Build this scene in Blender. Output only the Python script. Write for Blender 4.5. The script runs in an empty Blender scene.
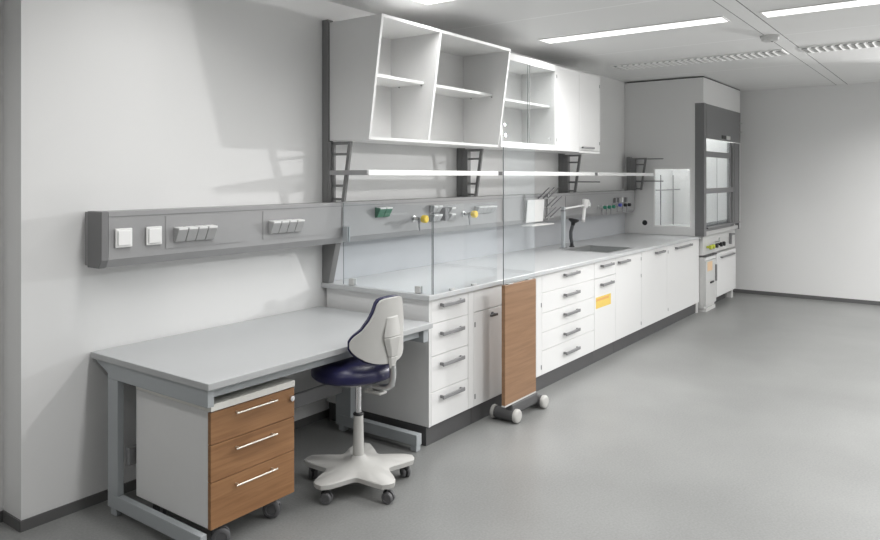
import bpy, bmesh, math, random
from mathutils import Vector, Matrix
random.seed(4)
PI = math.pi
sc = bpy.context.scene
C = sc.collection

# ------------------------------------------------------------------ materials
def new_mat(name):
    m = bpy.data.materials.new(name); m.use_nodes = True
    return m, m.node_tree.nodes, m.node_tree.links, m.node_tree.nodes['Principled BSDF']

def plain(name, col, rough=.5, metal=0.0, spec=.5, var=.03, scale=30.0, bump=0.0, bscale=400.0):
    m, N, L, P = new_mat(name)
    P.inputs['Roughness'].default_value = rough
    P.inputs['Metallic'].default_value = metal
    P.inputs['Specular IOR Level'].default_value = spec
    tc = N.new('ShaderNodeTexCoord')
    nz = N.new('ShaderNodeTexNoise'); nz.inputs['Scale'].default_value = scale; nz.inputs['Detail'].default_value = 4
    L.new(tc.outputs['Object'], nz.inputs['Vector'])
    mx = N.new('ShaderNodeMix'); mx.data_type = 'RGBA'
    a = [max(0, c*(1-var)) for c in col]; b = [min(1, c*(1+var)) for c in col]
    mx.inputs['A'].default_value = (*a, 1); mx.inputs['B'].default_value = (*b, 1)
    L.new(nz.outputs['Fac'], mx.inputs['Factor']); L.new(mx.outputs['Result'], P.inputs['Base Color'])
    if bump:
        n2 = N.new('ShaderNodeTexNoise'); n2.inputs['Scale'].default_value = bscale
        L.new(tc.outputs['Object'], n2.inputs['Vector'])
        bp = N.new('ShaderNodeBump'); bp.inputs['Strength'].default_value = bump; bp.inputs['Distance'].default_value = .002
        L.new(n2.outputs['Fac'], bp.inputs['Height']); L.new(bp.outputs['Normal'], P.inputs['Normal'])
    return m

def wood(name, dark, light, rough=.45):
    m, N, L, P = new_mat(name)
    P.inputs['Roughness'].default_value = rough
    tc = N.new('ShaderNodeTexCoord')
    mp = N.new('ShaderNodeMapping'); mp.inputs['Scale'].default_value = (1.6, 8, 26)
    L.new(tc.outputs['Object'], mp.inputs['Vector'])
    nz = N.new('ShaderNodeTexNoise'); nz.inputs['Scale'].default_value = 1.4; nz.inputs['Detail'].default_value = 8; nz.inputs['Roughness'].default_value = .6
    nz.inputs['Distortion'].default_value = .5
    L.new(mp.outputs['Vector'], nz.inputs['Vector'])
    cr = N.new('ShaderNodeValToRGB')
    cr.color_ramp.elements[0].position = .3; cr.color_ramp.elements[0].color = (*dark, 1)
    cr.color_ramp.elements[1].position = .72; cr.color_ramp.elements[1].color = (*light, 1)
    L.new(nz.outputs['Fac'], cr.inputs['Fac']); L.new(cr.outputs['Color'], P.inputs['Base Color'])
    return m

def emit(name, col, strength):
    m, N, L, P = new_mat(name)
    P.inputs['Base Color'].default_value = (.8, .8, .8, 1)
    P.inputs['Emission Color'].default_value = (*col, 1)
    P.inputs['Emission Strength'].default_value = strength
    return m

def glass(name, tint, refl=.06):
    m, N, L, P = new_mat(name)
    N.remove(P)
    out = N['Material Output']
    tr = N.new('ShaderNodeBsdfTransparent'); tr.inputs['Color'].default_value = (*tint, 1)
    gl = N.new('ShaderNodeBsdfGlossy'); gl.inputs['Roughness'].default_value = .02; gl.inputs['Color'].default_value = (.95, .98, 1, 1)
    lw = N.new('ShaderNodeLayerWeight'); lw.inputs['Blend'].default_value = .5
    pw = N.new('ShaderNodeMath'); pw.operation = 'POWER'; pw.inputs[1].default_value = 5
    L.new(lw.outputs['Facing'], pw.inputs[0])
    mul = N.new('ShaderNodeMath'); mul.operation = 'MULTIPLY_ADD'; mul.inputs[1].default_value = .8; mul.inputs[2].default_value = refl
    L.new(pw.outputs['Value'], mul.inputs[0])
    mix = N.new('ShaderNodeMixShader')
    L.new(mul.outputs['Value'], mix.inputs['Fac']); L.new(tr.outputs['BSDF'], mix.inputs[1]); L.new(gl.outputs['BSDF'], mix.inputs[2])
    L.new(mix.outputs['Shader'], out.inputs['Surface'])
    return m

def floor_mat():
    m, N, L, P = new_mat('grey_vinyl')
    tc = N.new('ShaderNodeTexCoord')
    n1 = N.new('ShaderNodeTexNoise'); n1.inputs['Scale'].default_value = 90; n1.inputs['Detail'].default_value = 6
    n2 = N.new('ShaderNodeTexNoise'); n2.inputs['Scale'].default_value = 1.3; n2.inputs['Detail'].default_value = 5
    for n in (n1, n2): L.new(tc.outputs['Object'], n.inputs['Vector'])
    ad = N.new('ShaderNodeMath'); ad.operation = 'MULTIPLY_ADD'; ad.inputs[1].default_value = .5
    L.new(n1.outputs['Fac'], ad.inputs[0]); 
    h = N.new('ShaderNodeMath'); h.operation = 'MULTIPLY'; h.inputs[1].default_value = .5
    L.new(n2.outputs['Fac'], h.inputs[0]); L.new(h.outputs['Value'], ad.inputs[2])
    cr = N.new('ShaderNodeValToRGB')
    cr.color_ramp.elements[0].position = .36; cr.color_ramp.elements[0].color = (.196, .199, .195, 1)
    cr.color_ramp.elements[1].position = .64; cr.color_ramp.elements[1].color = (.262, .265, .260, 1)
    L.new(ad.outputs['Value'], cr.inputs['Fac']); L.new(cr.outputs['Color'], P.inputs['Base Color'])
    P.inputs['Roughness'].default_value = .36
    P.inputs['Specular IOR Level'].default_value = .5
    return m

def ceiling_mat():
    # painted metal panels with narrow paler joints running across the room
    m, N, L, P = new_mat('ceiling_panels')
    tc = N.new('ShaderNodeTexCoord'); sp = N.new('ShaderNodeSeparateXYZ'); L.new(tc.outputs['Object'], sp.inputs['Vector'])
    a = N.new('ShaderNodeMath'); a.operation = 'ADD'; a.inputs[1].default_value = -4.70 + 1.785*8; L.new(sp.outputs['X'], a.inputs[0])
    b = N.new('ShaderNodeMath'); b.operation = 'MODULO'; b.inputs[1].default_value = 1.785; L.new(a.outputs['Value'], b.inputs[0])
    c = N.new('ShaderNodeMath'); c.operation = 'LESS_THAN'; c.inputs[1].default_value = .022; L.new(b.outputs['Value'], c.inputs[0])
    mx = N.new('ShaderNodeMix'); mx.data_type = 'RGBA'
    mx.inputs['A'].default_value = (.77, .77, .765, 1); mx.inputs['B'].default_value = (.87, .87, .87, 1)
    L.new(c.outputs['Value'], mx.inputs['Factor']); L.new(mx.outputs['Result'], P.inputs['Base Color'])
    P.inputs['Roughness'].default_value = .6
    return m

M = dict(
    wall=plain('wall_paint', (.79, .79, .785), .75, bump=.05, bscale=250, var=.012, scale=2),
    white=plain('white_laminate', (.78, .78, .775), .38, var=.01),
    white_edge=plain('white_edge', (.86, .86, .85), .4, var=.01),
    duct=plain('grey_duct', (.335, .335, .338), .5, var=.02),
    duct_dark=plain('duct_end_grey', (.20, .20, .203), .55),
    post=plain('dark_grey_post', (.20, .20, .20), .55),
    plinth=plain('dark_plinth', (.085, .085, .087), .55),
    base=plain('baseboard_rubber', (.12, .12, .12), .6),
    desk=plain('desk_top_grey', (.46, .47, .475), .42, var=.015),
    frame=plain('frame_blue_grey', (.40, .425, .44), .45, var=.02),
    top=plain('worktop_grey', (.53, .54, .545), .32, var=.015),
    splash=plain('splashback', (.52, .535, .56), .25, var=.01),
    handle=plain('handle_grey', (.25, .25, .255), .4, .2),
    chrome=plain('chrome', (.75, .75, .76), .18, 1.0),
    steel=plain('steel', (.62, .63, .63), .36, 1.0),
    nickel=plain('satin_nickel', (.80, .77, .70), .3, .8),
    black=plain('black_plastic', (.02, .02, .022), .5),
    caster=plain('caster_grey', (.12, .12, .125), .45),
    caster_hub=plain('caster_hub', (.30, .30, .31), .4),
    blue=plain('blue_leatherette', (.014, .014, .062), .36, var=.08, scale=6),
    chair=plain('chair_plastic', (.52, .515, .495), .45, var=.02),
    wood=wood('walnut_veneer', (.24, .112, .044), (.375, .195, .085)),
    wood2=wood('walnut_panel', (.225, .120, .058), (.315, .178, .094)),
    cream=plain('cream_top', (.82, .81, .76), .4),
    hood=plain('hood_grey', (.19, .19, .193), .45),
    hood_light=plain('hood_light_grey', (.52, .52, .515), .45),
    pale=plain('pale_grey', (.62, .62, .61), .45),
    yellow=plain('valve_yellow', (.80, .56, .03), .4),
    green=plain('socket_green', (.03, .16, .09), .4),
    teal=plain('tap_green', (.03, .22, .14), .4),
    tapblue=plain('tap_blue', (.10, .12, .50), .4),
    lime=plain('tap_lime', (.55, .60, .06), .4),
    sticker=plain('sticker_yellow', (.80, .58, .13), .6, var=.08, scale=60),
    sticker_o=plain('sticker_orange', (.74, .40, .12), .6),
    sticker_p=plain('sticker_pale_orange', (.80, .58, .36), .6),
    socket=plain('socket_grey', (.42, .42, .42), .4),
    socket_w=plain('socket_white', (.82, .82, .81), .35),
    glass=glass('clear_glass', (.968, .980, .985), .04),
    clear=glass('cabinet_glass', (.985, .99, .99), .03),
    glass_edge=plain('glass_edge', (.17, .19, .195), .25),
    hose=plain('hose_grey', (.07, .075, .08), .5),
    shade=plain('vent_dark', (.10, .10, .10), .7),
    floor=floor_mat(), ceil=ceiling_mat(),
    lamp=emit('lamp_diffuser', (1, .99, .975), 1.6),
    hoodlamp=emit('hood_lamp', (1, 1, .98), 26.0),
    screen=plain('display_black', (.015, .015, .018), .2),
)

# ------------------------------------------------------------------ mesh helpers
class MB:
    def __init__(s): s.bm = bmesh.new(); s.mi = 0
    def _q(s, vs, m=None):
        f = s.bm.faces.new(vs); f.material_index = s.mi if m is None else m; return f
    def box(s, x0, x1, y0, y1, z0, z1, mi=None):
        if mi is None: mi = s.mi
        v = [s.bm.verts.new(p) for p in ((x0,y0,z0),(x1,y0,z0),(x1,y1,z0),(x0,y1,z0),(x0,y0,z1),(x1,y0,z1),(x1,y1,z1),(x0,y1,z1))]
        for q in ((3,2,1,0),(4,5,6,7),(0,1,5,4),(1,2,6,5),(2,3,7,6),(3,0,4,7)): s._q([v[i] for i in q], mi)
        return s
    def prism(s, poly, axis, a, b, mi=None):
        # poly: 2d points in the two other axes (x: y,z   y: x,z   z: x,y)
        def p(u, w, t): return {'x': (t,u,w), 'y': (u,t,w), 'z': (u,w,t)}[axis]
        A = [s.bm.verts.new(p(u,w,a)) for u,w in poly]; B = [s.bm.verts.new(p(u,w,b)) for u,w in poly]
        n = len(poly)
        s._q(A[::-1], mi); s._q(B, mi)
        for i in range(n): s._q([A[i], A[(i+1)%n], B[(i+1)%n], B[i]], mi)
        return s
    def ring(s, c, ax, r, n, up=None):
        ax = Vector(ax).normalized()
        u = ax.orthogonal().normalized() if up is None else Vector(up); w = ax.cross(u).normalized()
        return [s.bm.verts.new(Vector(c)+u*(r*math.cos(2*PI*i/n))+w*(r*math.sin(2*PI*i/n))) for i in range(n)]
    def lathe(s, c, ax, prof, n=20, mi=None):
        # prof: (distance along the axis, radius)
        ax = Vector(ax).normalized(); u = ax.orthogonal().normalized()
        R = [s.ring(Vector(c)+ax*t, ax, max(r, 1e-5), n, u) for t, r in prof]
        for A, B in zip(R, R[1:]):
            for i in range(n): s._q([A[i], A[(i+1)%n], B[(i+1)%n], B[i]], mi)
        s._q(R[0][::-1], mi); s._q(R[-1], mi)
        return s
    def cyl(s, a, b, r, n=16, mi=None):
        a = Vector(a); b = Vector(b)
        return s.lathe(a, b-a, [(0, r), ((b-a).length, r)], n, mi)
    def tube(s, pts, r, n=10, mi=None):
        pts = [Vector(p) for p in pts]; R = []
        t0 = (pts[1]-pts[0]).normalized(); u = t0.orthogonal().normalized()
        for i, p in enumerate(pts):
            t = (pts[min(i+1, len(pts)-1)]-pts[max(i-1, 0)]).normalized()
            u = (u - t*u.dot(t)).normalized(); w = t.cross(u)
            R.append([s.bm.verts.new(p+u*(r*math.cos(2*PI*k/n))+w*(r*math.sin(2*PI*k/n))) for k in range(n)])
        for A, B in zip(R, R[1:]):
            for i in range(n): s._q([A[i], A[(i+1)%n], B[(i+1)%n], B[i]], mi)
        s._q(R[0][::-1], mi); s._q(R[-1], mi)
        return s
    def build(s, name, mats, parent=None, bevel=0.0, smooth=False, seg=2, subsurf=0):
        bmesh.ops.recalc_face_normals(s.bm, faces=s.bm.faces)
        me = bpy.data.meshes.new(name); s.bm.to_mesh(me); s.bm.free()
        if not isinstance(mats, (list, tuple)): mats = [mats]
        for m in mats: me.materials.append(m)
        o = bpy.data.objects.new(name, me); C.objects.link(o)
        if parent is not None: o.parent = parent
        if bevel:
            b = o.modifiers.new('bevel', 'BEVEL'); b.width = bevel; b.segments = seg; b.limit_method = 'ANGLE'; b.angle_limit = math.radians(40)
            b.harden_normals = False
        if subsurf:
            q = o.modifiers.new('sub', 'SUBSURF'); q.levels = subsurf; q.render_levels = subsurf
        if smooth:
            for f in me.polygons: f.use_smooth = True
            me.set_sharp_from_angle(angle=math.radians(40))
        return o

def pane(x0, x1, y0, y1, z0, z1):
    # a glass sheet: big faces glass (slot 0), cut edges slot 1
    d = (x1-x0, y1-y0, z1-z0); k = d.index(min(d))
    b = MB().box(x0, x1, y0, y1, z0, z1)
    for f in b.bm.faces:
        f.normal_update()
        f.material_index = 1 if f.normal[(1, 0, 0)[k]]*(1 if k == 0 else -1) > .9 or (k == 0 and f.normal.y < -.9) else 0
    return b
GL = [M['glass'], M['glass_edge']]; GC = [M['clear'], M['glass_edge']]

def tag(o, label, cat, group=None):
    o['label'] = label; o['category'] = cat
    if group: o['group'] = group
    return o
def thing(name, label, cat, loc=(0,0,0), rz=0, group=None):
    o = bpy.data.objects.new(name, None); C.objects.link(o); o.empty_display_size = .1
    o.location = loc; o.rotation_euler = (0, 0, rz)
    return tag(o, label, cat, group)
def struct(o): o['kind'] = 'structure'; return o
def plabel(o, t): o['label'] = t; return o
def copy_thing(root, loc, label):
    r = root.copy(); C.objects.link(r); r.location = loc; r['label'] = label
    for ch in list(root.children):
        c = ch.copy(); C.objects.link(c); c.parent = r
        for g in list(ch.children):
            d = g.copy(); C.objects.link(d); d.parent = c
    return r

# ------------------------------------------------------------------ room
WY = 3.445; FX = 10.45; CZ = 2.77; X0 = -2.6; Y0 = -3.3; WX = 1.507
def sbox(name, m, *a): return struct(MB().box(*a).build(name, m))
sbox('floor', M['floor'], X0, FX+.1, Y0, WY+.4, -.1, 0)
sbox('ceiling', M['ceil'], X0, FX+.1, Y0, WY+.4, CZ, CZ+.1)
sbox('wall_back', M['wall'], WX, FX+.1, WY, WY+.175, 0, CZ)
sbox('wall_recess', M['wall'], X0, WX, WY+.175, WY+.275, 0, CZ)
sbox('wall_far', M['wall'], FX, FX+.1, Y0, WY, 0, CZ)
sbox('wall_right', M['wall'], X0, FX, Y0-.1, Y0, 0, CZ)
sbox('wall_near', M['wall'], X0-.1, X0, Y0, WY+.275, 0, CZ)
sbox('baseboard_back', M['base'], WX-.006, FX-.01, WY-.008, WY, 0, .05)
sbox('baseboard_return', M['base'], WX-.008, WX, WY, WY+.166, 0, .05)
sbox('baseboard_recess', M['base'], X0, WX-.002, WY+.167, WY+.175, 0, .05)
sbox('baseboard_far', M['base'], FX-.008, FX, Y0, WY, 0, .05)
# ceiling service band that runs along the room, with its joint lines
b = MB().box(X0, FX, 1.25, 1.365, CZ-.002, CZ, 0)
b.box(X0, FX, 1.243, 1.25, CZ-.001, CZ, 1).box(X0, FX, 1.365, 1.372, CZ-.001, CZ, 1)
struct(b.build('trim_1', [plain('band_paint', (.80,.80,.795), .6), M['base']]))

# luminaires
LAMP = 15.0
def luminaire(x, y0, y1, label, power=1.0):
    t = thing('ceiling_light', label, 'ceiling light', (x, (y0+y1)/2, CZ), group='recessed strip lights in the ceiling')
    h = (y1-y0)/2; w = .095
    f = MB()
    f.box(-w-.012, -w, -h-.012, h+.012, -.008, 0).box(w, w+.012, -h-.012, h+.012, -.008, 0)
    f.box(-w, w, -h-.012, -h, -.008, 0).box(-w, w, h, h+.012, -.008, 0)
    f.build('frame', M['white_edge'], t)
    MB().box(-w+.001, w-.001, -h+.001, h-.001, -.005, -.001).build('diffuser', M['lamp'], t)
    l = bpy.data.lights.new('strip_lamp', 'AREA'); l.shape = 'RECTANGLE'; l.size = 2*w-.01; l.size_y = 2*h-.02
    l.energy = LAMP*power; l.spread = math.radians(150); l.color = (1, .995, .988)
    o = bpy.data.objects.new('strip_lamp', l); C.objects.link(o); o.parent = t; o.location = (0, 0, -.009)
    return t
luminaire(5.56, 1.46, 2.955, 'long recessed ceiling strip light ending nearest the glass-door wall cabinet')
luminaire(5.575, -.34, 1.19, 'long recessed ceiling strip light in the upper right corner beyond the ceiling band', 1.5)
luminaire(3.80, 1.46, 2.96, 'recessed ceiling strip light just peeking in above the open shelf cabinet')
luminaire(3.785, -.34, 1.19, 'recessed ceiling strip light right of the band, outside the top of the view')
luminaire(2.0, 1.46, 2.975, 'recessed ceiling strip light above the grey desk', .8)
luminaire(2.0, -.34, 1.19, 'recessed ceiling strip light overhead in front of the camera')
luminaire(5.575, -2.1, -.6, 'recessed ceiling strip light far right past the band', 3.8)
luminaire(3.785, -2.1, -.6, 'recessed ceiling strip light right of the camera', 2.4)
luminaire(9.1, -1.25, .28, 'added fill strip light in the ceiling near the far wall, right of the view', 3.0)  # added out of view to brighten the far wall
luminaire(9.1, -2.95, -1.42, 'added unseen fill strip light in the far right corner of the ceiling', 2.5)  # unseen extra strip, put in as fill for the far end
luminaire(7.36, -2.1, -.6, 'added fill strip light beyond the second grille, right of the view', 3.2)  # extra strip outside the view, added as fill light for the far end
luminaire(2.0, -2.1, -.6, 'recessed ceiling strip light behind the camera on its right')
luminaire(.2, 1.46, 2.975, 'recessed ceiling strip light left of the camera', .7)

def louvre(x, y0, y1, label):
    t = thing('ceiling_vent', label, 'ceiling vent', (x, (y0+y1)/2, CZ), group='louvred grilles in the ceiling')
    h = (y1-y0)/2; w = .15
    MB().box(-w, w, -h, h, -.003, -.001).build('backing', M['duct_dark'], t)
    f = MB()
    f.box(-w-.015, -w, -h-.015, h+.015, -.010, 0).box(w, w+.015, -h-.015, h+.015, -.010, 0)
    f.box(-w, w, -h-.015, -h, -.010, 0).box(-w, w, h, h+.015, -.010, 0)
    f.build('frame', M['white_edge'], t)
    n = int((y1-y0)/.062)
    s = MB()
    for i in range(1, n):
        y = -h + (y1-y0)*i/n
        s.prism([(y+.010, -.018), (y+.014, -.018), (y-.012, -.004), (y-.016, -.004)], 'x', -w, w)
    for x_ in (-.075, 0, .075): s.box(x_-.002, x_+.002, -h, h, -.015, -.004)
    s.build('louvre', M['white_edge'], t)
louvre(7.36, 1.40, 3.04, 'white louvred ceiling grille in front of the fume cupboard, left of the band')
louvre(7.36, -.35, 1.235, 'louvred ceiling grille to the right of the smoke detector band')

t = thing('smoke_detector', 'small round white smoke detector on the ceiling band', 'smoke detector', (6.46, 1.335, CZ-.002))
MB().lathe((0,0,0), (0,0,-1), [(0,.078),(.012,.078),(.016,.07),(.04,.066),(.05,.04)], 28).build('housing', M['pale'], t, smooth=True)
MB().lathe((-.02,-.02,-.045), (0,0,-1), [(0,.012),(.008,.009)], 12).build('sensor', M['black'], t)

# ------------------------------------------------------------------ service duct on the wall
DF = 3.287
t = thing('service_duct', 'long grey service duct running along the wall above desk and bench', 'service duct', (0,0,0))
prof = [(3.415, 1.432), (DF, 1.432), (DF+.002, 1.205), (DF+.024, 1.166), (3.415, 1.166)]
MB().prism(prof, 'x', 1.829, 8.50).build('body', M['duct'], t)
plabel(MB().prism([(y-(.002 if y < 3.3 else 0), z+(.002 if z > 1.3 else -.002)) for y, z in prof], 'x', 1.793, 1.827).build('end_cap', M['duct_dark'], t, .003), 'dark grey end cap')
MB().box(1.798, 3.37, 3.417, 3.443, 1.172, 1.430).build('mounting_rail', M['duct'], t)
MB().box(1.83, 8.498, DF-.0015, DF-.0003, 1.407, 1.410).build('trim_strip', M['duct_dark'], t)
for xa, xb in ((2.13, 2.60), (2.755, 3.27), (3.405, 3.408), (5.398, 5.402), (6.62, 6.623)):
    q = MB()
    if xb-xa > .1: q.box(xa, xb, DF-.0018, DF-.0003, 1.235, 1.400)
    else: q.box(xa, xb, DF-.003, DF-.0005, 1.21, 1.40)
    q.build('cover_plate', M['duct'] if xb-xa > .1 else M['duct_dark'], t)
SF = DF-.002

def light_switch(x, label):
    t = thing('light_switch', label, 'light switch', (x, SF, 1.305), group='white switches on the grey duct')
    MB().box(-.043, .043, -.010, 0, -.046, .046).build('plate', M['socket_w'], t, .004)
    MB().box(-.033, .033, -.016, -.0105, -.036, .036).build('rocker', M['white_edge'], t, .003)
    return t
light_switch(1.900, 'square white wall switch nearest the dark left end of the duct')
light_switch(2.060, 'square white wall switch second from the left end of the duct')

def socket_row(x0, n, w, z, label, mat='socket', top='socket_w', hgt=.075):
    t = thing('socket_strip', label, 'power socket', (x0, SF, z), group='socket strips on the service duct')
    for i in range(n):
        a = i*w
        s = MB().prism([(0, -hgt/2), (-.020, -hgt/2+.004), (-.046, hgt/2-.016), (-.046, hgt/2-.004), (0, hgt/2)], 'x', a+.002, a+w-.002)
        so = s.build('socket', M[mat], t, .0025)
        l = MB().prism([(-.003, hgt/2+.0005), (-.047, hgt/2-.0035), (-.0475, hgt/2-.010), (-.050, hgt/2-.010), (-.050, hgt/2), (-.003, hgt/2+.004)], 'x', a+.004, a+w-.004)
        l.build('lid', M[top], so, .001)
    return t
socket_row(2.17, 4, .060, 1.300, 'row of four grey power sockets next to the white switches')
socket_row(2.79, 4, .062, 1.302, 'row of four grey power sockets above the desk, nearest the bench')
socket_row(3.725, 2, .068, 1.352, 'pair of green power sockets with white lids on the duct', 'green', 'socket_w', .07)
socket_row(4.345, 2, .055, 1.352, 'two white-topped sockets in the upper row behind the glass screen', 'socket', 'socket_w', .055)
socket_row(4.345, 2, .055, 1.285, 'two white-topped sockets in the lower row behind the glass screen', 'socket', 'socket_w', .055)
socket_row(4.57, 1, .06, 1.335, 'single white socket right of the dark switch box, upper one', 'socket', 'socket_w', .05)
socket_row(4.57, 1, .06, 1.285, 'single white socket right of the dark switch box, lower one', 'socket', 'socket_w', .05)
socket_row(4.96, 4, .07, 1.322, 'row of four white-topped sockets right of the second yellow valve', 'socket', 'socket_w', .06)
t = tag(MB().box(-.022, .022, -.056, 0, -.05, .05).build('switch_box', M['caster'], None, .004), 'dark grey breaker box between the small white sockets', 'switch box'); t.location = (4.495, SF, 1.312)

def gas_valve(x, z, label):
    t = thing('gas_valve', label, 'gas valve', (x, DF-.0006, z), group='yellow gas valves on the duct')
    MB().lathe((0,0,0), (0,-1,0), [(0,.022),(.008,.022),(.010,.013),(.05,.013),(.052,.016),(.085,.016)], 18).build('valve_body', M['steel'], t, smooth=True)
    MB().lathe((.0,-.086,0), (0,-1,0), [(0,.020),(.004,.028),(.036,.028),(.042,.022)], 18).build('knob', M['yellow'], t, smooth=True)
    MB().tube([(-.01,-.06,0),(-.05,-.075,.008),(-.10,-.09,.012),(-.13,-.10,.004)], .010).build('handle', M['handle'], t, smooth=True)
    MB().lathe((-.02,-.07,-.012), (0,-.1,-1), [(0,.010),(.02,.010),(.022,.006),(.05,.008),(.075,.004)], 12).build('nozzle', M['caster_hub'], t, smooth=True)
    return t
gas_valve(4.15, 1.292, 'yellow-knobbed gas valve left of the glass screen corner')
gas_valve(4.80, 1.300, 'yellow-knobbed gas valve in the middle of the glass screen')

def bench_tap(x, z, mat, label, kind='tap'):
    t = thing('bench_tap', label, 'tap', (x, SF, z), group='small coloured taps on the duct by the sink')
    MB().lathe((0,0,0), (0,-1,0), [(0,.02),(.006,.02),(.008,.011),(.06,.011)], 14).build('tap_body', M['steel'], t, smooth=True)
    k = MB().lathe((0,-.061,0), (0,-1,0), [(0,.014),(.004,.019),(.03,.019),(.036,.014)], 12)
    k.build('knob', M[mat], t, smooth=True)
    MB().lathe((0,-.045,-.01), (0,0,-1), [(0,.008),(.03,.008),(.032,.005),(.075,.004)], 10).build('outlet', M['caster_hub'], t, smooth=True)
for i, x in enumerate((7.42, 7.54, 7.66)):
    bench_tap(x, 1.262, 'teal', ('green-knobbed tap on the duct, leftmost of three', 'green-knobbed tap on the duct, middle of three', 'green-knobbed tap on the duct, rightmost of three')[i])
bench_tap(7.84, 1.275, 'tapblue', 'blue-knobbed tap on the duct beside the green ones')
bench_tap(8.0, 1.27, 'black', 'black-knobbed tap on the duct right of the blue one')
bench_tap(8.12, 1.27, 'black', 'black-knobbed tap on the duct nearest the fume cupboard')
t = thing('socket_block', 'small upright dark socket pair above the blue and black taps', 'power socket', (8.02, SF, 1.325))
for dx in (-.16, -.08, .02, .16): MB().box(dx-.018, dx+.018, -.03, 0, -.025, .03).build('socket', M['handle' if dx != .02 else 'socket_w'], t, .003)

# splashback under the duct
tag(MB().box(3.442, 8.548, WY-.012, WY-.0005, .9005, 1.164).build('splashback', M['splash']), 'pale glossy splashback panel behind the bench below the duct', 'splashback')

# ------------------------------------------------------------------ service posts with ladder brackets
POSTS = [(3.380, 'dark grey wall post at the left end of the bench, beside the open shelf cabinet'),
         (4.93, 'dark grey wall post under the right end of the open shelf cabinet'),
         (6.775, 'dark grey wall post under the closed white wall cabinet'),
         (8.47, 'grey wall post beside the fume cupboard')]
def service_post(x, label, first, arm, top):
    near = x > 8
    t = thing('service_post', label, 'post', (x, -.06 if near else 0, 0), group='service posts behind the bench')
    pb = MB().box(0, .05, 3.391, 3.443, 1.434, top)
    if not near: pb.box(0, .05, 3.418, 3.443, 1.166, 1.434)
    pb.build('post', M['post'], t, .002)
    if first:
        plabel(MB().prism([(3.443, .901), (3.385, .901), (3.318, 1.164), (3.443, 1.164)], 'x', 0, .05).build('foot_plate', M['post'], t, .002), 'lower post end under the duct')
        p0, p1 = 3.389, 3.365
    else:
        p0, p1 = 3.389, 3.335
    MB().box(0, .05, p1, p0, 1.434, 1.826).build('bracket_spine', M['post'], t, .002)
    br = MB(); xa, xb = .012, .032
    ztop, zbot = 1.826, 1.436
    yt, yb = (3.195, 3.253) if not first else (3.195, 3.258)
    w = .025
    br.prism([(yt, ztop), (yt+w, ztop), (yb+w, zbot), (yb, zbot)], 'x', xa, xb)
    br.box(xa, xb, yt+w*.8, p1-.0005, ztop-.02, ztop)
    for zz in (1.745, 1.54, 1.452):
        k = (ztop-zz)/(ztop-zbot); ye = yt+(yb-yt)*k+w*.9
        br.box(xa, xb, ye, p1-.0005, zz-.008, zz+.008)
    if first: br.box(xa, xb, p1-.018, p1-.0005, zbot, ztop)
    br.build('ladder_bracket', M['post'], t, .002)
    if arm:
        for zz in arm: MB().box(.036, .046, 3.0, 3.334, zz-.006, zz+.006).build('shelf_arm', M['post'], t, .002)
    return t
service_post(*POSTS[0], True, None, 2.63)
service_post(*POSTS[1], False, None, 2.63)
service_post(*POSTS[2], False, (1.545,), 2.63)
service_post(*POSTS[3], False, (1.545, 1.812), 1.84)

# bench shelves
for x0, x1, lab in ((3.378, 4.915, 'thin white bench shelf under the open shelf cabinet'),
                    (4.995, 6.76, 'thin white bench shelf under the glass-door and closed cabinets'),
                    (6.84, 8.43, 'thin white bench shelf reaching the fume cupboard')):
    t = thing('bench_shelf', lab, 'shelf', (0,0,0), group='white shelves above the bench')
    MB().box(x0, x1, 3.038, 3.188, 1.612, 1.637).build('board', M['white_edge'], t, .002)
    plabel(MB().box(x0, x1, 3.03, 3.037, 1.607, 1.642).build('front_edge', M['white_edge'], t, .002), 'bright white front edge')
    MB().box(x0-.012, x0-.001, 3.032, 3.36 if x0 < 3.4 else 3.188, 1.610, 1.640).build('end_cap', M['duct'], t, .002)
    MB().box(x1+.001, x1+.012, 3.032, 3.188, 1.610, 1.640).build('end_cap', M['socket'], t, .002)

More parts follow.
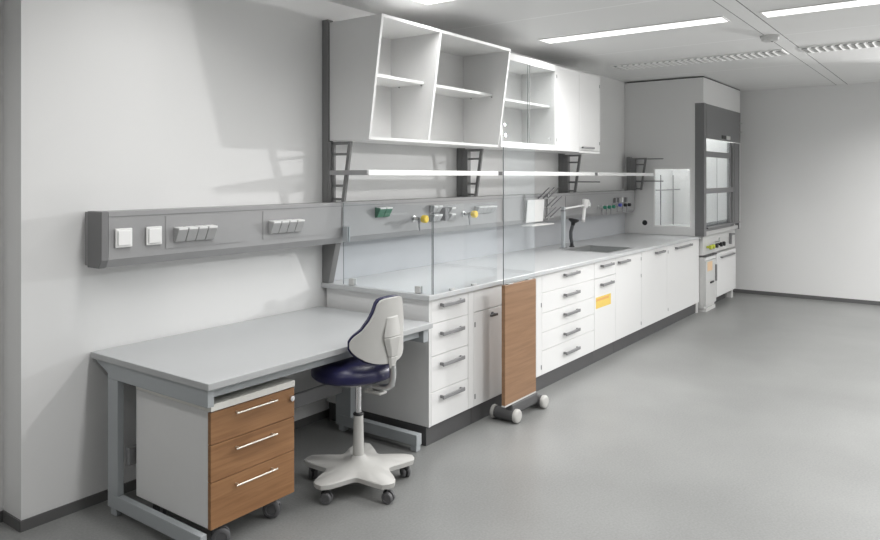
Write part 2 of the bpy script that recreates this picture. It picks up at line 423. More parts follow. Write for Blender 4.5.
# ------------------------------------------------------------------ wall cabinets
ZB, ZT = 1.834, 2.612
YBK = 3.388
def slant(x0, x1, yt, yb, z0, z1, off0, back, b):
    # panel whose front follows the tilted face of the cabinet
    def yf(z): return yb + (yt-yb)*(z-ZB)/(ZT-ZB) + off0
    b.prism([(yf(z0), z0), (yf(z1), z1), (back, z1), (back, z0)], 'x', x0, x1)
t = thing('open_wall_cabinet', 'white open-front wall cabinet with two bays and shelves, leaning outwards at the top', 'wall cabinet', (0,0,0))
YT1, YB1 = 2.935, 3.045
XA, XM, XZ = 3.395, 4.02, 4.955
T = .019
for x0, x1, nm in ((XA, XA+T, 'side_panel'), (XM-T/2, XM+T/2, 'divider'), (XZ-T, XZ, 'side_panel')):
    b = MB(); slant(x0, x1, YT1, YB1, ZB+.001, ZT-.001, 0, YBK, b); b.build(nm, [M['white']], t)
for x0, x1 in ((XA+T+.0005, XM-T/2-.0005), (XM+T/2+.0005, XZ-T-.0005)):
    b = MB(); slant(x0, x1, YT1, YB1, ZT-T, ZT, .0, YBK, b); b.build('top_panel', M['white_edge'], t)
    b = MB(); slant(x0, x1, YT1, YB1, ZB, ZB+T, .0, YBK, b); b.build('bottom_panel', M['white_edge'], t)
    MB().box(x0, x1, YBK-.010, YBK-.001, ZB+T+.0005, ZT-T-.0005).build('back_panel', M['white'], t)
    sh = MB(); slant(x0, x1, YT1, YB1, 2.245, 2.264, (.095 if x0 < 3.6 else .11), YBK-.011, sh)
    so = sh.build('shelf', M['white_edge'], t)
    pg = MB()
    for xx in (x0+.004, x1-.004):
        for yy in (3.10, 3.30): pg.cyl((xx-.004, yy, 2.239), (xx+.004, yy, 2.239), .005, 8)
    pg.build('shelf_pin', M['handle'], so)
    hk = MB().box((x0+x1)/2-.03, (x0+x1)/2+.03, YBK-.022, YBK-.011, 2.52, 2.56).build('hanging_bracket', M['pale'], t, .003)

YF2 = 3.03
t = thing('glass_door_cabinet', 'white wall cabinet with two sliding glass doors and one shelf', 'wall cabinet', (0,0,0))
XA, XZ = 4.96, 5.915
b = MB().box(XA, XA+T, YF2, YBK, ZB+.002, ZT-.06); b.build('side_panel', M['white'], t)
MB().box(XZ-T, XZ, YF2, YBK, ZB+.002, ZT).build('side_panel', M['white'], t)
MB().box(XA, XZ-T-.0005, YF2-.002, YBK, ZT-.058, ZT).build('top_rail', M['white_edge'], t)
MB().box(XA+T+.0005, XZ-T-.0005, YF2-.002, YBK, ZB+.002, ZB+.05).build('bottom_rail', M['white_edge'], t)
MB().box(XA+T+.0005, XZ-T-.0005, YBK-.010, YBK-.001, ZB+.051, ZT-.0585).build('back_panel', M['white'], t)
so = MB().box(XA+T+.0005, XZ-T-.0005, YF2+.05, YBK-.011, 2.225, 2.245).build('shelf', M['white_edge'], t)
XS = 5.435
g = pane(XA+T+.002, XS, YF2+.006, YF2+.011, ZB+.052, ZT-.060).build('sliding_door', GC, t)
MB().lathe((XA+.075, YF2+.0055, 1.935), (0,-1,0), [(0,.014),(.003,.014)], 16).build('finger_pull', M['chrome'], g)
MB().lathe((XA+.065, YF2+.0055, 2.02), (0,-1,0), [(0,.008),(.006,.008)], 12).build('lock', M['chrome'], g)
g2 = pane(XS-.012, XZ-T-.002, YF2+.014, YF2+.019, ZB+.052, ZT-.060).build('sliding_door', GC, t)
MB().box(XS-.002, XS+.003, YF2+.002, YF2+.0055, ZB+.052, ZT-.060).build('edge_profile', M['handle'], g)
MB().lathe((XZ-.09, YF2+.0135, 1.935), (0,-1,0), [(0,.014),(.003,.014)], 16).build('finger_pull', M['chrome'], g2)

t = thing('closed_wall_cabinet', 'white wall cabinet with two solid doors nearest the fume cupboard', 'wall cabinet', (0,0,0))
XA, XZ = 5.917, 6.886
MB().box(XA, XZ, YF2+.02, YBK, ZB+.002, ZT).build('body', M['white'], t, .001)
for i, (a, c) in enumerate(((XA+.001, 6.398), (6.401, XZ-.001))):
    d = MB().box(a, c, YF2, YF2+.019, ZB+.002+(.02 if i else 0), ZT-.002).build('door', M['white'], t, .0015)
    if i:
        MB().box(6.44, 6.70, YF2-.028, YF2-.016, ZB+.038, ZB+.056).box(6.45, 6.462, YF2-.016, YF2-.0005, ZB+.04, ZB+.054).box(6.678, 6.69, YF2-.016, YF2-.0005, ZB+.04, ZB+.054).build('handle', M['handle'], d, .002)
    for zz in (ZB+.1, ZT-.1):
        xx = a+.012 if i == 0 else c-.012
        MB().box(xx-.006, xx+.006, YF2-.002, YF2-.0003, zz-.016, zz+.016).build('hinge', M['handle'], d)
MB().box(6.401, XZ-.001, YF2+.001, YF2+.019, ZB-.004, ZB+.017).build('light_pelmet', M['white_edge'], t)

# ------------------------------------------------------------------ base cabinets
FY = 2.575
def handle(parent, x0, x1, z):
    x0 -= .01; x1 -= .05
    b = MB().box(x0, x1, FY-.034, FY-.024, z-.012, z+.012)
    for xx in (x0+.006, x1-.018): b.box(xx, xx+.012, FY-.024, FY-.0005, z-.010, z+.010)
    return b.build('handle', M['handle'], parent, .003)
def front(parent, name, x0, x1, z0, z1, hd=None, hinges=()):
    o = MB().box(x0+.0015, x1-.0015, FY, FY+.019, z0+.0015, z1-.0015).build(name, M['white'], parent, .0015)
    if hd: handle(o, *hd)
    for hx, hz in hinges:
        MB().box(hx-.006, hx+.006, FY-.002, FY-.0003, hz-.016, hz+.016).build('hinge', M['handle'], o)
    return o
def carcass(t, x0, x1, hollow=False):
    if not hollow:
        MB().box(x0+.001, x1-.001, FY+.02, 3.425, .115, .868).build('body', M['white'], t, .001)
    else:
        MB().box(x0+.001, x0+.019, FY+.02, 3.425, .115, .868).box(x1-.019, x1-.001, FY+.02, 3.425, .115, .868) \
            .box(x0+.019, x1-.019, FY+.02, 3.425, .115, .134).box(x0+.019, x1-.019, 3.41, 3.425, .134, .868).build('body', M['white'], t)
    MB().box(x0+.001, x1-.001, FY+.022, 3.40, 0.0, .113).build('plinth', M['plinth'], t)

t = thing('drawer_cabinet', 'white base cabinet with four drawers beside the desk and chair', 'base cabinet', (0,0,0))
carcass(t, 3.402, 3.880)
MB().box(3.402, 3.42, FY, FY+.019, .115, .868).build('corner_strip', M['white'], t)
for z0, z1, hz in ((.721, .868, .826), (.527, .721, .654), (.315, .527, .470), (.115, .315, .272)):
    front(t, 'drawer', 3.422, 3.815, z0, z1, (3.515, 3.785, hz))
MB().box(3.817, 3.879, FY, FY+.019, .117, .867).build('filler_strip', M['white'], t)

t = thing('door_cabinet', 'white base cabinet with a door behind the wooden mobile panel', 'base cabinet', (0,0,0))
carcass(t, 3.881, 4.718)
front(t, 'drawer', 3.881, 4.718, .723, .868)
d = front(t, 'door', 3.881, 4.718, .115, .721, None, ((3.893, .643), (3.893, .179)))
kn = MB().lathe((4.10, FY-.0005, .682), (0,-1,0), [(0,.014),(.006,.014),(.008,.008),(.03,.008)], 14)
kn.box(4.03, 4.11, FY-.042, FY-.030, .676, .690)
kn.build('handle', M['caster'], d)

t = thing('five_drawer_cabinet', 'white base cabinet with five drawers right of the wooden mobile panel', 'base cabinet', (0,0,0))
carcass(t, 4.719, 5.736)
f = MB().box(4.720, 4.799, FY, FY+.019, .117, .867).build('filler_strip', M['white'], t, .001)
for zz in (.64, .176): MB().box(4.783, 4.795, FY-.002, FY-.0003, zz-.016, zz+.016).build('hinge', M['handle'], f)
for z0, z1, hz in ((.7265, .868, .826), (.574, .7265, .668), (.431, .574, .516), (.294, .431, .361), (.115, .294, .211)):
    front(t, 'drawer', 4.801, 5.735, z0, z1, (5.157, 5.448, hz))

t = thing('narrow_cabinet', 'narrow white base cabinet with a yellow warning label on its door', 'base cabinet', (0,0,0))
carcass(t, 5.737, 6.197)
front(t, 'drawer', 5.737, 6.197, .7235, .868, (5.862, 6.148, .826))
d = front(t, 'door', 5.737, 6.197, .115, .7215, (5.862, 6.148, .664))
st = MB().box(5.765, 6.085, FY-.0012, FY-.0002, .466, .562, 0).box(5.775, 6.04, FY-.0016, FY-.0011, .528, .548, 1)
plabel(st.build('warning_label', [M['sticker'], M['sticker_o']], d), 'yellow warning label')

t = thing('door_cabinet', 'white base cabinet with one plain door under the sink', 'base cabinet', (0,0,0))
carcass(t, 6.198, 6.832, hollow=True)
front(t, 'door', 6.198, 6.832, .115, .868, (6.243, 6.53, .82), ((6.82, .80), (6.82, .636), (6.82, .173)))

t = thing('double_door_cabinet', 'wide white base cabinet with two doors at the far end of the bench', 'base cabinet', (0,0,0))
carcass(t, 6.833, 8.687)
front(t, 'door', 6.833, 7.567, .115, .868, (7.206, 7.496, .824))
d = front(t, 'door', 7.567, 8.687, .115, .868, (7.825, 8.40, .824), ((7.60, .80), (7.60, .19)))
MB().box(8.60, 8.66, FY+.004, FY+.02, .0, .113).build('foot', M['pale'], t)

# worktop with the opening for the sink
SX0, SX1, SY0, SY1 = 6.25, 6.80, 2.67, 3.10
t = MB()
def cutslab(b, x0, x1, y0, y1, z0, z1, hx0, hx1, hy0, hy1):
    o = [(x0,y0),(x1,y0),(x1,y1),(x0,y1)]; h = [(hx0,hy0),(hx1,hy0),(hx1,hy1),(hx0,hy1)]
    V = {}
    for k, P in (('o', o), ('h', h)):
        for z in (z0, z1): V[k, z] = [b.bm.verts.new((*p, z)) for p in P]
    for i in range(4):
        j = (i+1) % 4
        b._q([V['o',z1][i], V['o',z1][j], V['h',z1][j], V['h',z1][i]]); b._q([V['o',z0][j], V['o',z0][i], V['h',z0][i], V['h',z0][j]])
        b._q([V['o',z0][i], V['o',z0][j], V['o',z1][j], V['o',z1][i]]); b._q([V['h',z0][j], V['h',z0][i], V['h',z1][i], V['h',z1][j]])
cutslab(t, 3.372, 8.69, FY-.025, 3.4435, .8695, .90, SX0, SX1, SY0, SY1)
tag(t.build('worktop', M['top'], None, .003), 'long pale grey worktop of the lab bench', 'worktop')

t = thing('sink', 'rectangular steel sink set into the bench worktop', 'sink', (0,0,0))
b = MB(); e = .002
x0, x1, y0, y1 = SX0+e, SX1-e, SY0+e, SY1-e; zb = .70; w = .004
b.box(x0, x1, y0, y1, zb, zb+w)
b.box(x0, x0+w, y0, y1, zb+w, .9005).box(x1-w, x1, y0, y1, zb+w, .9005).box(x0+w, x1-w, y0, y0+w, zb+w, .9005).box(x0+w, x1-w, y1-w, y1, zb+w, .9005)
b.build('basin', M['steel'], t)
r = MB(); q = .03
r.box(x0-q, x0+w, y0-q, y1+q, .9008, .903).box(x1-w, x1+q, y0-q, y1+q, .9008, .903).box(x0+w, x1-w, y0-q, y0+w, .9008, .903).box(x0+w, x1-w, y1-w, y1+q, .9008, .903)
r.build('rim', M['steel'], t)
MB().lathe((6.52, 2.9, zb+w), (0,0,1), [(0,.03),(.004,.03),(.005,.02)], 18).build('drain', M['chrome'], t)

# faucet on a square post, with its long arm and lever spout
t = thing('lab_faucet', 'tall square lab faucet with long arm and white spout behind the sink', 'faucet', (6.345, 3.170, .9032))
MB().box(-.032, .032, -.028, .028, 0, .012).build('base', M['chrome'], t, .003)
MB().box(-.018, .018, -.016, .016, .0125, .402).build('column', M['frame'], t, .004)
MB().box(-.023, .023, -.019, .019, .36, .375).build('collar', M['handle'], t)
MB().tube([(.0225,0,.385),(.20,.0,.392),(.44,-.0,.402)], .009).build('arm', M['white_edge'], t, smooth=True)
hd = MB().lathe((.475,0,.375), (.12,0,1), [(0,.028),(.01,.034),(.06,.036),(.085,.03),(.092,.018)], 18)
hd.tube([(.475,0,.43),(.53,-.01,.445),(.555,-.012,.41),(.545,-.012,.39)], .02)
hd.build('head', M['socket_w'], t, smooth=True)
MB().tube([(.474,0,.376),(.455,-.004,.32),(.43,-.008,.255)], .017).build('spout', M['socket_w'], t, smooth=True)
MB().lathe((.43,-.008,.254), (-.3,0,-1), [(0,.019),(.018,.019),(.02,.012)], 14).build('nozzle', M['pale'], t, smooth=True)
MB().tube([(.57,-.01,.41),(.63,.02,.405)], .010).build('lever', M['handle'], t, smooth=True)

t = thing('eye_wash_spray', 'black hand-held eye wash spray standing on the bench behind the sink', 'spray', (6.56, 3.185, .9005))
MB().lathe((0,0,0), (0,0,1), [(0,.026),(.008,.026),(.012,.018),(.04,.016)], 16).build('base', M['black'], t, smooth=True)
MB().tube([(0,0,.0405),(-.02,0,.09),(-.022,0,.15),(-.005,-.01,.215)], .017).build('hose', M['hose'], t, smooth=True)
MB().lathe((-.004,-.012,.216), (.1,-.15,1), [(0,.018),(.025,.022),(.045,.05),(.06,.052),(.066,.045)], 20).build('head', M['black'], t, smooth=True)

# drying rack
t = thing('drying_rack', 'wall drying rack with white plate and slanted grey pegs', 'drying rack', (-.085,0,0))
MB().prism([(3.262, 1.176), (3.245, 1.385), (3.236, 1.385), (3.253, 1.176)], 'x', 5.85, 6.17).build('plate', M['socket_w'], t, .004)
MB().box(5.84, 6.42, 3.268, 3.281, 1.385, 1.40).box(6.20, 6.42, 3.268, 3.281, 1.30, 1.312).box(6.20, 6.42, 3.268, 3.281, 1.20, 1.212) \
    .box(5.86, 5.872, 3.268, 3.281, 1.18, 1.44).box(6.30, 6.312, 3.268, 3.281, 1.18, 1.44).build('rail', M['socket'], t)
for x, z in ((6.10, 1.392), (6.20, 1.392), (6.30, 1.392), (6.26, 1.306), (6.36, 1.306), (6.24, 1.206), (6.34, 1.206)):
    MB().tube([(x, 3.268, z), (x, 3.15, z+.105)], .0048, 8).build('peg', M['handle'], t, smooth=True)
MB().box(5.78, 6.20, 3.15, 3.262, 1.150, 1.162).build('drip_tray', M['pale'], t, .003)

# ------------------------------------------------------------------ glass screens at the left end of the bench
t = thing('glass_end_screen', 'clear glass screen closing the left end of the bench', 'glass screen', (0,0,0))
pn = pane(3.410, 3.417, 2.562, DF-.006, .9015, 1.43).build('pane', GL, t)
for yy in (3.20, 2.66):
    MB().box(3.397, 3.409, yy-.022, yy+.022, .9015, .945).box(3.418, 3.430, yy-.022, yy+.022, .9015, .945).build('clamp', M['pale'], t, .005)
MB().box(3.400, 3.409, 3.235, 3.279, 1.175, 1.275).box(3.418, 3.428, 3.235, 3.279, 1.175, 1.275).build('holder', M['frame'], t, .004)
t = thing('glass_front_screen', 'clear glass screen along the front edge of the bench beside its corner', 'glass screen', (0,0,0))
pane(3.418, 4.13, 2.553, 2.560, .9015, 1.43).build('pane', GL, t)
for xx in (3.62, 3.86):
    MB().box(xx-.02, xx+.02, 2.5515, 2.5525, .9015, .915).box(xx-.02, xx+.02, 2.561, 2.572, .9015, .915).build('clamp', M['pale'], t, .002)

# ------------------------------------------------------------------ mobile panel
t = thing('mobile_screen', 'wooden mobile panel with clear glass above, rolling on double wheels', 'mobile screen', (4.18, 2.41, 0))
wp = MB().box(-.205, .205, -.012, .014, .128, .900).build('wood_panel', M['wood2'], t, .002)
plabel(MB().box(-.205, .205, -.0125, .0145, .118, .1275).build('bottom_edge', M['pale'], t, .001), 'pale lower edge profile')
gl = pane(-.205, .205, -.003, .004, .9012, 1.79).build('glass_pane', GL, t)
MB().box(-.16, -.10, -.011, .0125, .9012, .906).box(.10, .16, -.011, .0125, .9012, .906).build('glass_clamp', M['socket'], t, .001)
MB().box(-.13, .215, -.022, .03, .05, .1175).build('chassis', M['plinth'], t, .008)
for sx in (-.108, .265):
    w = MB().lathe((sx, -.03, .045), (0,1,0), [(0,.037),(.004,.041),(.14,.041),(.144,.037)], 24).build('wheel_housing', M['plinth'], t, smooth=True)
    for yy, sg in ((-.031, -1), (.115, 1)):
        plabel(MB().lathe((sx, yy, .045), (0,sg,0), [(0,.043),(.005,.0445),(.02,.0445),(.026,.040),(.029,.030)], 28).build('wheel', M['chair'], w, smooth=True), 'pale grey wheel')
MB().box(-.10, .26, -.005, .03, .035, .0495).build('crossbar', M['plinth'], t, .004)

# ------------------------------------------------------------------ desk
t = thing('lab_desk', 'grey lab desk on a steel frame under the service duct', 'desk', (0,0,0))
MB().box(1.82, 3.355, 2.51, 3.436, .72, .75).build('desk_top', M['desk'], t, .003)
def endframe(x0, x1, nm, yp0, yp1):
    f = MB()
    f.box(x0, x1, 2.53, yp1, .643, .7195)
    f.box(x0, x1, yp0, yp1, .1005, .6425)
    f.box(x0, x1, 2.58, yp1, .035, .1)
    f.prism([(yp1, .7195), (3.42, .7195), (3.42, .705), (yp1, .655)], 'x', x0+.008, x0+.02)
    f.box(x0+.004, x1-.004, yp1-.07, yp1-.02, .001, .0345).box(x0+.004, x1-.004, 2.585, 2.63, .001, .0345)
    return f.build('end_frame', M['frame'], t, .003)
endframe(1.832, 1.864, 'left', 3.215, 3.303)
endframe(3.29, 3.338, 'right', 3.10, 3.23)
MB().box(1.8645, 3.2895, 2.56, 2.60, .672, .7195).build('front_rail', M['frame'], t, .002)
MB().box(1.8645, 3.2895, 3.17, 3.20, .245, .325).build('back_rail', M['handle'], t, .002)
MB().box(1.8645, 3.2895, 3.215, 3.25, .62, .7195).build('upper_back_rail', M['frame'], t, .002)

# ------------------------------------------------------------------ pedestal
t = thing('drawer_pedestal', 'white rolling drawer pedestal with three wooden drawer fronts under the desk', 'drawer pedestal', (1.887, 2.585, 0))
PW, PD, PB, PT = .468, .565, .104, .603
MB().box(0, PW, .021, PD, PB, PT).build('body', M['white'], t, .002)
plabel(MB().box(-.002, PW+.002, -.004, PD, PT+.001, .634).build('top_board', M['cream'], t, .002), 'cream white top board')
for i, (z0, z1, hz) in enumerate(((.461, .600, .575), (.302, .461, .421), (.101, .302, .261))):
    d = MB().box(0, PW, 0, .020, z0+.0015, z1-.0015).build('drawer', M['wood'], t, .001)
    h = MB().tube([(.115, -.0245, hz-.002), (.345, -.0245, hz-.002)], .0038, 10)
    for xx in (.13, .33): h.cyl((xx, -.0245, hz-.002), (xx, -.0005, hz-.002), .0045, 8)
    plabel(h.build('handle', M['nickel'], d, smooth=True), 'thin satin metal bar handle')
    if i == 0:
        MB().lathe((PW-.02, -.0005, .553), (0,-1,0), [(0,.014),(.012,.013),(.014,.008)], 18).build('lock', M['chrome'], d, smooth=True)
def caster(parent, x, y, zt, r, ang, wm, hm, w=.018, gap=.012):
    # twin wheel caster below zt
    ca, sa = math.cos(ang), math.sin(ang)
    cx, cy = x+ca*r*.45, y+sa*r*.45
    b = MB().cyl((x, y, r*1.55), (x, y, zt), .008, 12)
    b.lathe((x, y, r*1.45), (0,0,1), [(0,.014),(.012,.014)], 14)
    ax = Vector((-sa, ca, 0))
    b.lathe(Vector((cx, cy, r))-ax*(gap/2), ax, [(0, r*.78), (gap, r*.78)], 18)
    b.box(min(x, cx)-.006, max(x, cx)+.006, min(y, cy)-.006, max(y, cy)+.006, r*.9, r*1.5)
    c = b.build('caster', M[hm], parent)
    for sg in (-1, 1):
        o = Vector((cx, cy, r))+ax*(sg*(gap/2+.0005))
        wb = MB().lathe(o, ax*sg, [(0, r*.96), (w*.2, r), (w*.75, r), (w, r*.88), (w+.001, r*.6), (w-.003, r*.55)], 24)
        wb.build('wheel', M[wm], c, smooth=True)
    return c
for x, y, a in ((.06, .045, -.6), (.395, .045, 2.2), (.06, .46, 1.2), (.395, .46, -.9)):
    caster(t, x, y, PB-.001, .041, a, 'caster', 'caster_hub')

# ------------------------------------------------------------------ chair
FA = math.radians(91)
t = thing('lab_chair', 'dark blue swivel lab chair on a pale grey star base at the desk', 'swivel chair', (2.772, 2.558, 0), FA)
# star base: concave five-pointed plate rising to the column
NS = 60
angs = [math.radians(k) for k in (38, 110, 182, 254, 326)]
def star_r(phi, rt, rv):
    d = min(abs((phi-a+PI) % (2*PI)-PI) for a in angs)/(PI/5)
    if d < .17: return rt/math.cos(d*PI/5)*.985
    k = (d-.17)/.83
    return rv+(rt*1.0-rv)*(1-k)**1.75
b = MB(); rings = []
for zz, rt, rv in ((.082, .303, .165), (.1045, .306, .168), (.109, .300, .162), (.120, .13, .12), (.138, .05, .05), (.158, .032, .032)):
    rings.append([b.bm.verts.new((star_r(2*PI*i/NS, rt, rv)*math.cos(2*PI*i/NS-FA), star_r(2*PI*i/NS, rt, rv)*math.sin(2*PI*i/NS-FA), zz)) for i in range(NS)])
for A, B in zip(rings, rings[1:]):
    for i in range(NS): b._q([A[i], A[(i+1) % NS], B[(i+1) % NS], B[i]])
b._q(rings[0][::-1]); b._q(rings[-1])
b.build('star_base', M['chair'], t, smooth=True)
for i, a in enumerate(angs):
    caster(t, .258*math.cos(a-FA), .258*math.sin(a-FA), .083, .029, a-FA+(.8, -1.2, 2.0, .5, 1.6)[i], 'caster', 'black', .017, .010)
MB().lathe((0,0,.1585), (0,0,1), [(0,.029),(.205,.025)], 24).build('column', M['chair'], t, smooth=True)
MB().lathe((0,0,.364), (0,0,1), [(0,.027),(.006,.028),(.012,.024),(.013,.017)], 24).build('column_collar', M['black'], t, smooth=True)
MB().lathe((0,0,.3775), (0,0,1), [(0,.0155),(.134,.0155)], 20).build('gas_lift', M['chrome'], t, smooth=True)
# seat shell and pad
def disc(prof, ax_, ay_, cx, mat, nm, n=48):
    b = MB(); R = []
    for z, r in prof:
        R.append([b.bm.verts.new((cx+ax_*r*math.cos(2*PI*i/n)*(1+.04*math.cos(2*PI*i/n)), ay_*r*math.sin(2*PI*i/n), z+.016)) for i in range(n)])
    for A, B in zip(R, R[1:]):
        for i in range(n): b._q([A[i], A[(i+1) % n], B[(i+1) % n], B[i]])
    b._q(R[0][::-1]); b._q(R[-1])
    return b.build(nm, mat, t, smooth=True)
disc([(.496,.16),(.500,.26),(.512,.45),(.528,.68),(.538,.78),(.545,.80)], .205, .215, .03, M['chair'], 'seat_shell')
disc([(.5455,.80),(.548,.93),(.560,.99),(.578,1.0),(.596,.975),(.616,.91),(.630,.80),(.639,.62),(.643,.3),(.6415,.02)], .215, .225, .03, M['blue'], 'seat_pad')
# backrest: curved shell and pad wrapped round a vertical axis
RC = .262; XB = -.225
OUT = [(0,.664,.995),(12,.669,.993),(18,.673,.986),(21,.676,.970),(25,.680,.925),(30,.688,.888),(35,.697,.862),(38,.706,.845),(42,.716,.832),(46,.730,.82),(50,.748,.804),(52,.765,.788)]
def outl(a):
    a = abs(a)
    for (a0, b0, t0), (a1, b1, t1) in zip(OUT, OUT[1:]):
        if a <= a1:
            k = (a-a0)/(a1-a0); return b0+(b1-b0)*k, t0+(t1-t0)*k
    return OUT[-1][1:]
def back(r0, r1, grow, nm, mat):
    b = MB(); m = 10; F = []; K = []
    half = [0,6,12,15,18,19.5,21,23,25,27.5,30,35,38,42,45,47,49,51,52]
    A = [-a for a in half[:0:-1]]+half
    for a in A:
        zb_, zt_ = outl(a); zb_ -= grow*.004; zt_ += grow*.002
        th = math.radians(a*(1+grow*.02)); f = []; k_ = []
        for j in range(m):
            z = zb_+(zt_-zb_)*j/(m-1); lean = -.05*max(0, z-.80)
            for lst, rr in ((f, r0), (k_, r1)): lst.append(b.bm.verts.new((XB+RC-rr*math.cos(th)+lean, rr*math.sin(th), z)))
        F.append(f); K.append(k_)
    for i in range(len(A)-1):
        for j in range(m-1):
            b._q([F[i][j], F[i+1][j], F[i+1][j+1], F[i][j+1]]); b._q([K[i][j], K[i][j+1], K[i+1][j+1], K[i+1][j]])
        b._q([F[i][0], K[i][0], K[i+1][0], F[i+1][0]]); b._q([F[i][-1], F[i+1][-1], K[i+1][-1], K[i][-1]])
    for i in (0, -1):
        for j in range(m-1): b._q([F[i][j], F[i][j+1], K[i][j+1], K[i][j]])
    o = b.build(nm, mat, t, .006, True, 3)
    return o
back(RC-.018, RC, 0, 'backrest_shell', M['chair'])
back(RC-.046, RC-.0185, 2.2, 'backrest_pad', M['blue'])
sp = MB()
for z0, z1, w0, w1, d0, d1 in ((.640,.70,.026,.036,.010,.016), (.70,.80,.036,.070,.016,.022), (.80,.90,.070,.045,.022,.012)):
    A = [sp.bm.verts.new(p) for p in ((XB-.001,-w0,z0),(XB-.001,w0,z0),(XB-d0,w0*.6,z0),(XB-d0,-w0*.6,z0))]
    B = [sp.bm.verts.new(p) for p in ((XB-.001,-w1,z1),(XB-.001,w1,z1),(XB-d1,w1*.6,z1),(XB-d1,-w1*.6,z1))]
    for i in range(4): sp._q([A[i], A[(i+1) % 4], B[(i+1) % 4], B[i]])
    sp._q(A[::-1]); sp._q(B)
sp.build('spine_cover', M['chair'], t, .006, True)
MB().tube([(XB-.004,0,.655),(XB-.006,0,.60),(XB+.004,0,.555),(XB+.03,0,.538),(XB+.075,0,.530),(XB+.12,0,.528)], .017, 14).build('back_arm', M['steel'], t, smooth=True)
MB().box(-.17,-.06,-.03,.03,.496,.512).build('tilt_bracket', M['chair'], t, .006)

# ------------------------------------------------------------------ fume cupboard
HX0, HX1, HY0, HY1 = 8.56, 10.22, 2.487, 3.405
t = thing('fume_hood', 'tall white fume cupboard with grey sash frame in the far corner', 'fume cupboard', (0,0,0))
HT = 2.752; HB = .903
wy0, wy1, wz0, wz1 = 2.625, 3.080, .995, 1.705
b = MB()
b.box(HX0, HX0+.03, HY0, wy0, HB, HT).box(HX0, HX0+.03, wy1, HY1, HB, HT).box(HX0, HX0+.03, wy0, wy1, HB, wz0).box(HX0, HX0+.03, wy0, wy1, wz1, HT)
b.build('side_panel', M['white'], t)
MB().box(HX0+.006, HX0+.02, HY1+.0005, 3.4435, HB, HT).build('filler_strip', M['white'], t)
MB().box(HX1-.03, HX1, HY0, HY1, HB, HT).build('side_panel', M['white'], t)
MB().box(HX0+.031, HX1-.031, HY1-.02, HY1, HB, HT).build('back_panel', M['white'], t)
MB().box(HX0+.031, HX1-.031, HY0+.06, HY1-.021, HT-.03, HT).build('top_panel', M['white'], t)
MB().box(HX0+.031, HX1-.031, HY0+.05, HY1-.021, HB, HB+.03).build('inner_worktop', M['pale'], t)
MB().box(HX0+.031, HX1-.031, HY0, HY0+.03, 2.458, HT).build('front_panel', M['white'], t)
plabel(MB().box(HX0-.001, HX1+.001, HY0-.001, HY1, HT+.001, HT+.012).build('top_joint', M['plinth'], t), 'dark joint below the ceiling')
plabel(MB().box(HX0-.002, HX0+.09, HY0-.008, HY0-.001, HB-.001, 2.456).box(HX0-.004, HX0-.0005, HY0-.008, 2.583, HB-.001, 2.456).build('left_jamb', M['hood'], t), 'dark grey left jamb wrapping the corner')
rj = MB().box(9.76, 9.81, HY0+.012, HY0+.05, 1.0, 2.04).box(9.835, 9.90, HY0-.004, HY0+.05, 1.0, 2.04).box(9.905, 10.11, HY0-.008, HY0+.05, 1.0, 2.04).box(10.115, 10.15, HY0-.012, HY0+.04, .90, 2.04)
rj.build('right_jamb', M['hood'], t, .002)
MB().box(9.811, 9.834, HY0+.02, HY0+.05, 1.0, 2.04).box(9.901, 9.924, HY0+.02, HY0+.05, 1.0, 2.04).build('guide_track', M['pale'], t)
up = MB().box(HX0+.091, 10.19, HY0-.012, HY0-.001, 2.045, 2.452).build('upper_panel', M['hood'], t, .002)
MB().box(9.28, 9.47, HY0-.02, HY0-.0125, 2.068, 2.112).build('display', M['screen'], up, .002)
MB().box(9.475, 9.66, HY0-.02, HY0-.0125, 2.068, 2.112).build('keypad', M['pale'], up, .002)
MB().box(10.14, 10.21, HY0-.03, HY0-.013, 2.30, 2.325).box(10.14, 10.21, HY0-.03, HY0-.013, 2.18, 2.2).build('bracket', M['hood_light'], up)
MB().box(HX0+.091, 10.11, HY0+.051, HY0+.056, .955, 1.045).box(HX0+.091, 9.755, HY0-.008, HY0+.05, .955, 1.0).box(HX0+.091, 10.11, HY0-.03, HY0-.0085, .985, 1.005).build('sill', M['hood'], t, .003)
MB().box(HX0+.091, 10.11, HY0+.0, HY0+.049, .904, .954).build('airfoil', M['hood_light'], t, .003)
s = MB().box(HX0+.091, 9.758, HY0+.012, HY0+.030, 1.832, 1.90).box(HX0+.091, 9.83, HY0-.006, HY0+.011, 1.398, 1.460)
sash = s.build('sash', M['handle'], t, .002)
for x0, x1, z0, z1, yy in ((HX0+.092, 9.18, 1.461, 1.831, .018), (9.19, 9.757, 1.461, 1.831, .018), (HX0+.092, 9.757, 1.901, 2.044, .018), (HX0+.092, 9.25, 1.008, 1.397, .032), (9.26, 9.757, 1.008, 1.397, .032)):
    pane(x0, x1, HY0+yy, HY0+yy+.005, z0, z1).build('pane', GL, sash)
sw = MB()
for a, c in ((wy0, wy0+.018), (wy1-.018, wy1)): sw.box(HX0-.004, HX0+.029, a, c, wz0, wz1)
for a, c in ((wz0, wz0+.018), (wz1-.018, wz1)): sw.box(HX0-.004, HX0+.029, wy0+.018, wy1-.018, a, c)
w_ = sw.build('side_window', M['white_edge'], t, .002)
pane(HX0+.006, HX0+.012, wy0+.0185, wy1-.0185, wz0+.0185, wz1-.0185).build('pane', GL, w_)
MB().lathe((HX0-.0005, 3.185, 1.038), (-1,0,0), [(0,.032),(.006,.030),(.007,.02)], 24).build('cable_port', M['black'], t)
lt = MB()
for xx in (8.95, 9.45, 9.95): lt.cyl((xx, 3.30, .934), (xx, 3.30, 1.62), .007, 8)
for zz in (1.42,): lt.cyl((8.62, 3.285, zz), (10.3, 3.285, zz), .007, 8)
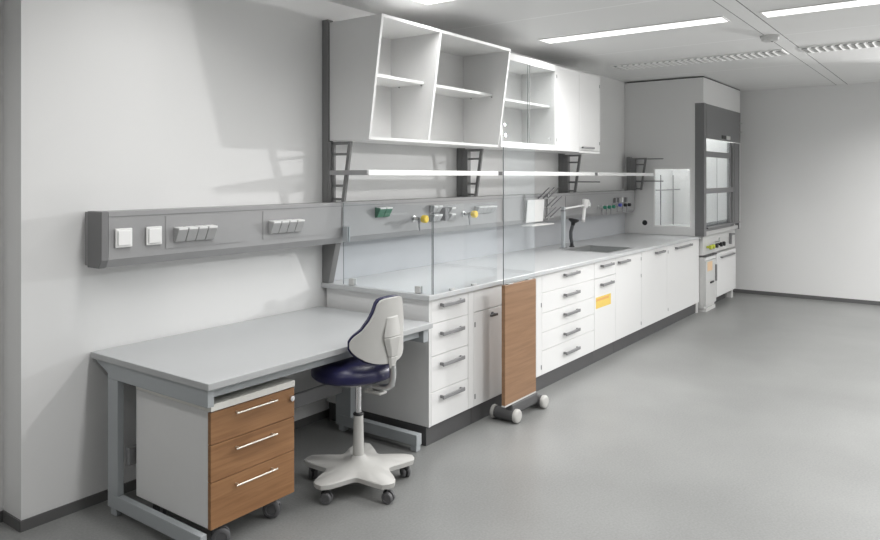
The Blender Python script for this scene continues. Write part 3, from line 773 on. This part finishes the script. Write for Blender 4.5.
for xx in (8.95, 9.45, 9.95): lt.cyl((xx, 3.30, 1.42), (xx, 3.384, 1.42), .006, 8)
lt.build('rod_lattice', M['handle'], t, smooth=True)
MB().box(9.05, 9.75, 3.374, 3.383, 1.0, 1.75).build('baffle', M['white'], t, .004)
MB().box(8.8, 10.1, 2.95, 3.05, 2.68, 2.715).build('hood_lamp', M['hoodlamp'], t)

# control strip below the hood
t = thing('control_console', 'pale console with small taps below the fume cupboard sash', 'control console', (0,0,0))
MB().box(8.70, 10.14, 2.535, 3.3, .665, .899).build('panel', M['pale'], t, .002)
for x, m_ in ((8.86, 'lime'), (8.98, 'lime'), (9.12, 'black'), (9.32, 'black'), (9.44, 'black')):
    k = MB().lathe((x, 2.5345, .755), (0,-1,0), [(0,.014),(.03,.014),(.032,.028),(.058,.028),(.062,.02)], 14)
    k.build('knob', M[m_], t, smooth=True)
MB().tube([(9.22,2.534,.79),(9.22,2.49,.80),(9.22,2.485,.85)], .01).build('spout', M['steel'], t, smooth=True)
MB().box(9.84, 9.86, 2.50, 2.534, .72, .86).box(9.86, 10.02, 2.50, 2.534, .83, .85).build('bracket', M['handle'], t)
plabel(MB().box(8.70, 9.14, 2.492, 2.534, .652, .664).build('edge_strip', M['plinth'], t), 'dark lower edge')

t = thing('safety_cabinet', 'pale grey under-hood safety cabinet with an orange sticker on its door', 'safety cabinet', (0,0,0))
MB().box(8.70, 9.125, 2.52, 3.2, .04, .645).build('body', M['pale'], t, .002)
d = MB().box(8.702, 9.12, 2.497, 2.519, .075, .60).build('door', M['pale'], t, .004)
plabel(MB().box(8.755, 8.955, 2.4955, 2.4968, .475, .585).build('warning_label', M['sticker_p'], d), 'pale orange warning label')
MB().box(9.075, 9.10, 2.478, 2.4965, .33, .53).build('handle', M['handle'], d, .003)
MB().box(8.86, 8.98, 2.482, 2.4965, .325, .345).build('lever', M['black'], d, .002)
MB().box(8.702, 9.12, 2.5, 2.519, .606, .643).build('top_strip', M['white'], t, .002)
MB().box(8.72, 9.11, 2.505, 3.1, .0, .039).build('plinth', M['pale'], t)

t = thing('hood_cabinet', 'white under-hood cabinet with one door and grey bar handle beside the safety cabinet', 'base cabinet', (0,0,0))
MB().box(9.146, 10.05, 2.52, 3.2, .115, .648).build('body', M['white'], t, .002)
d = MB().box(9.146, 10.048, 2.499, 2.519, .117, .648).build('door', M['white'], t, .002)
MB().box(9.30, 9.92, 2.47, 2.48, .585, .607).box(9.31, 9.325, 2.48, 2.4985, .588, .604).box(9.895, 9.91, 2.48, 2.4985, .588, .604).build('handle', M['handle'], d, .002)
MB().box(9.14, 9.90, 2.60, 3.1, .0, .114).build('plinth', M['plinth'], t)
MB().box(9.95, 10.03, 2.53, 2.59, .0, .114).build('foot', M['pale'], t)

# ------------------------------------------------------------------ light
def area(name, loc, target, size, energy, col=(1,1,1), spread=180, sizey=None):
    l = bpy.data.lights.new(name, 'AREA'); l.energy = energy; l.color = col
    l.shape = 'RECTANGLE' if sizey else 'SQUARE'; l.size = size
    if sizey: l.size_y = sizey
    l.spread = math.radians(spread)
    o = bpy.data.objects.new(name, l); C.objects.link(o); o.location = loc
    o.rotation_euler = (Vector(target)-Vector(loc)).to_track_quat('-Z', 'Y').to_euler()
    return o
# low lamp out of view beyond the right edge that throws the cabinet's shadow on the wall
area('far_lamp', (9.75, -.12, 2.40), (1.9, 3.4, 1.35), .14, 16, (1, .99, .98), 54)

t = thing('added_spotlight', 'white housing and stem added around the unseen lamp near the far wall', 'spotlight', (9.75, -.12, CZ))  # made-up housing and stem, unseen, built round the far lamp
dv = (Vector((1.9, 3.4, 1.35))-Vector((9.75, -.12, 2.40))).normalized(); hp = Vector((0, 0, 2.40-CZ))
MB().lathe(hp-dv*.006, -dv, [(0, .11), (.09, .11), (.12, .07)], 24).build('lamp_housing', M['white_edge'], t, smooth=True)
MB().cyl(hp-dv*.06+Vector((0, 0, .105)), Vector((-dv.x*.06, -dv.y*.06, -.001)), .012).build('stem', M['white_edge'], t, smooth=True)

w = bpy.data.worlds.new('world'); sc.world = w; w.use_nodes = True
w.node_tree.nodes['Background'].inputs['Color'].default_value = (.5, .5, .5, 1)
w.node_tree.nodes['Background'].inputs['Strength'].default_value = .1

# ------------------------------------------------------------------ camera
cam = bpy.data.cameras.new('camera'); co = bpy.data.objects.new('camera', cam); C.objects.link(co)
co.location = (0, 0, 1.6)
co.rotation_euler = (PI/2, 0, math.radians(36.25)-PI/2)
cam.sensor_width = 36; cam.lens = 721.8/880*36
cam.shift_y = -(270-176.5)/880
cam.clip_start = .05
sc.camera = co
sc.view_settings.view_transform = 'Standard'; sc.view_settings.look = 'None'
sc.view_settings.exposure = 0.10; sc.view_settings.gamma = 1
sc.view_settings.use_curve_mapping = False
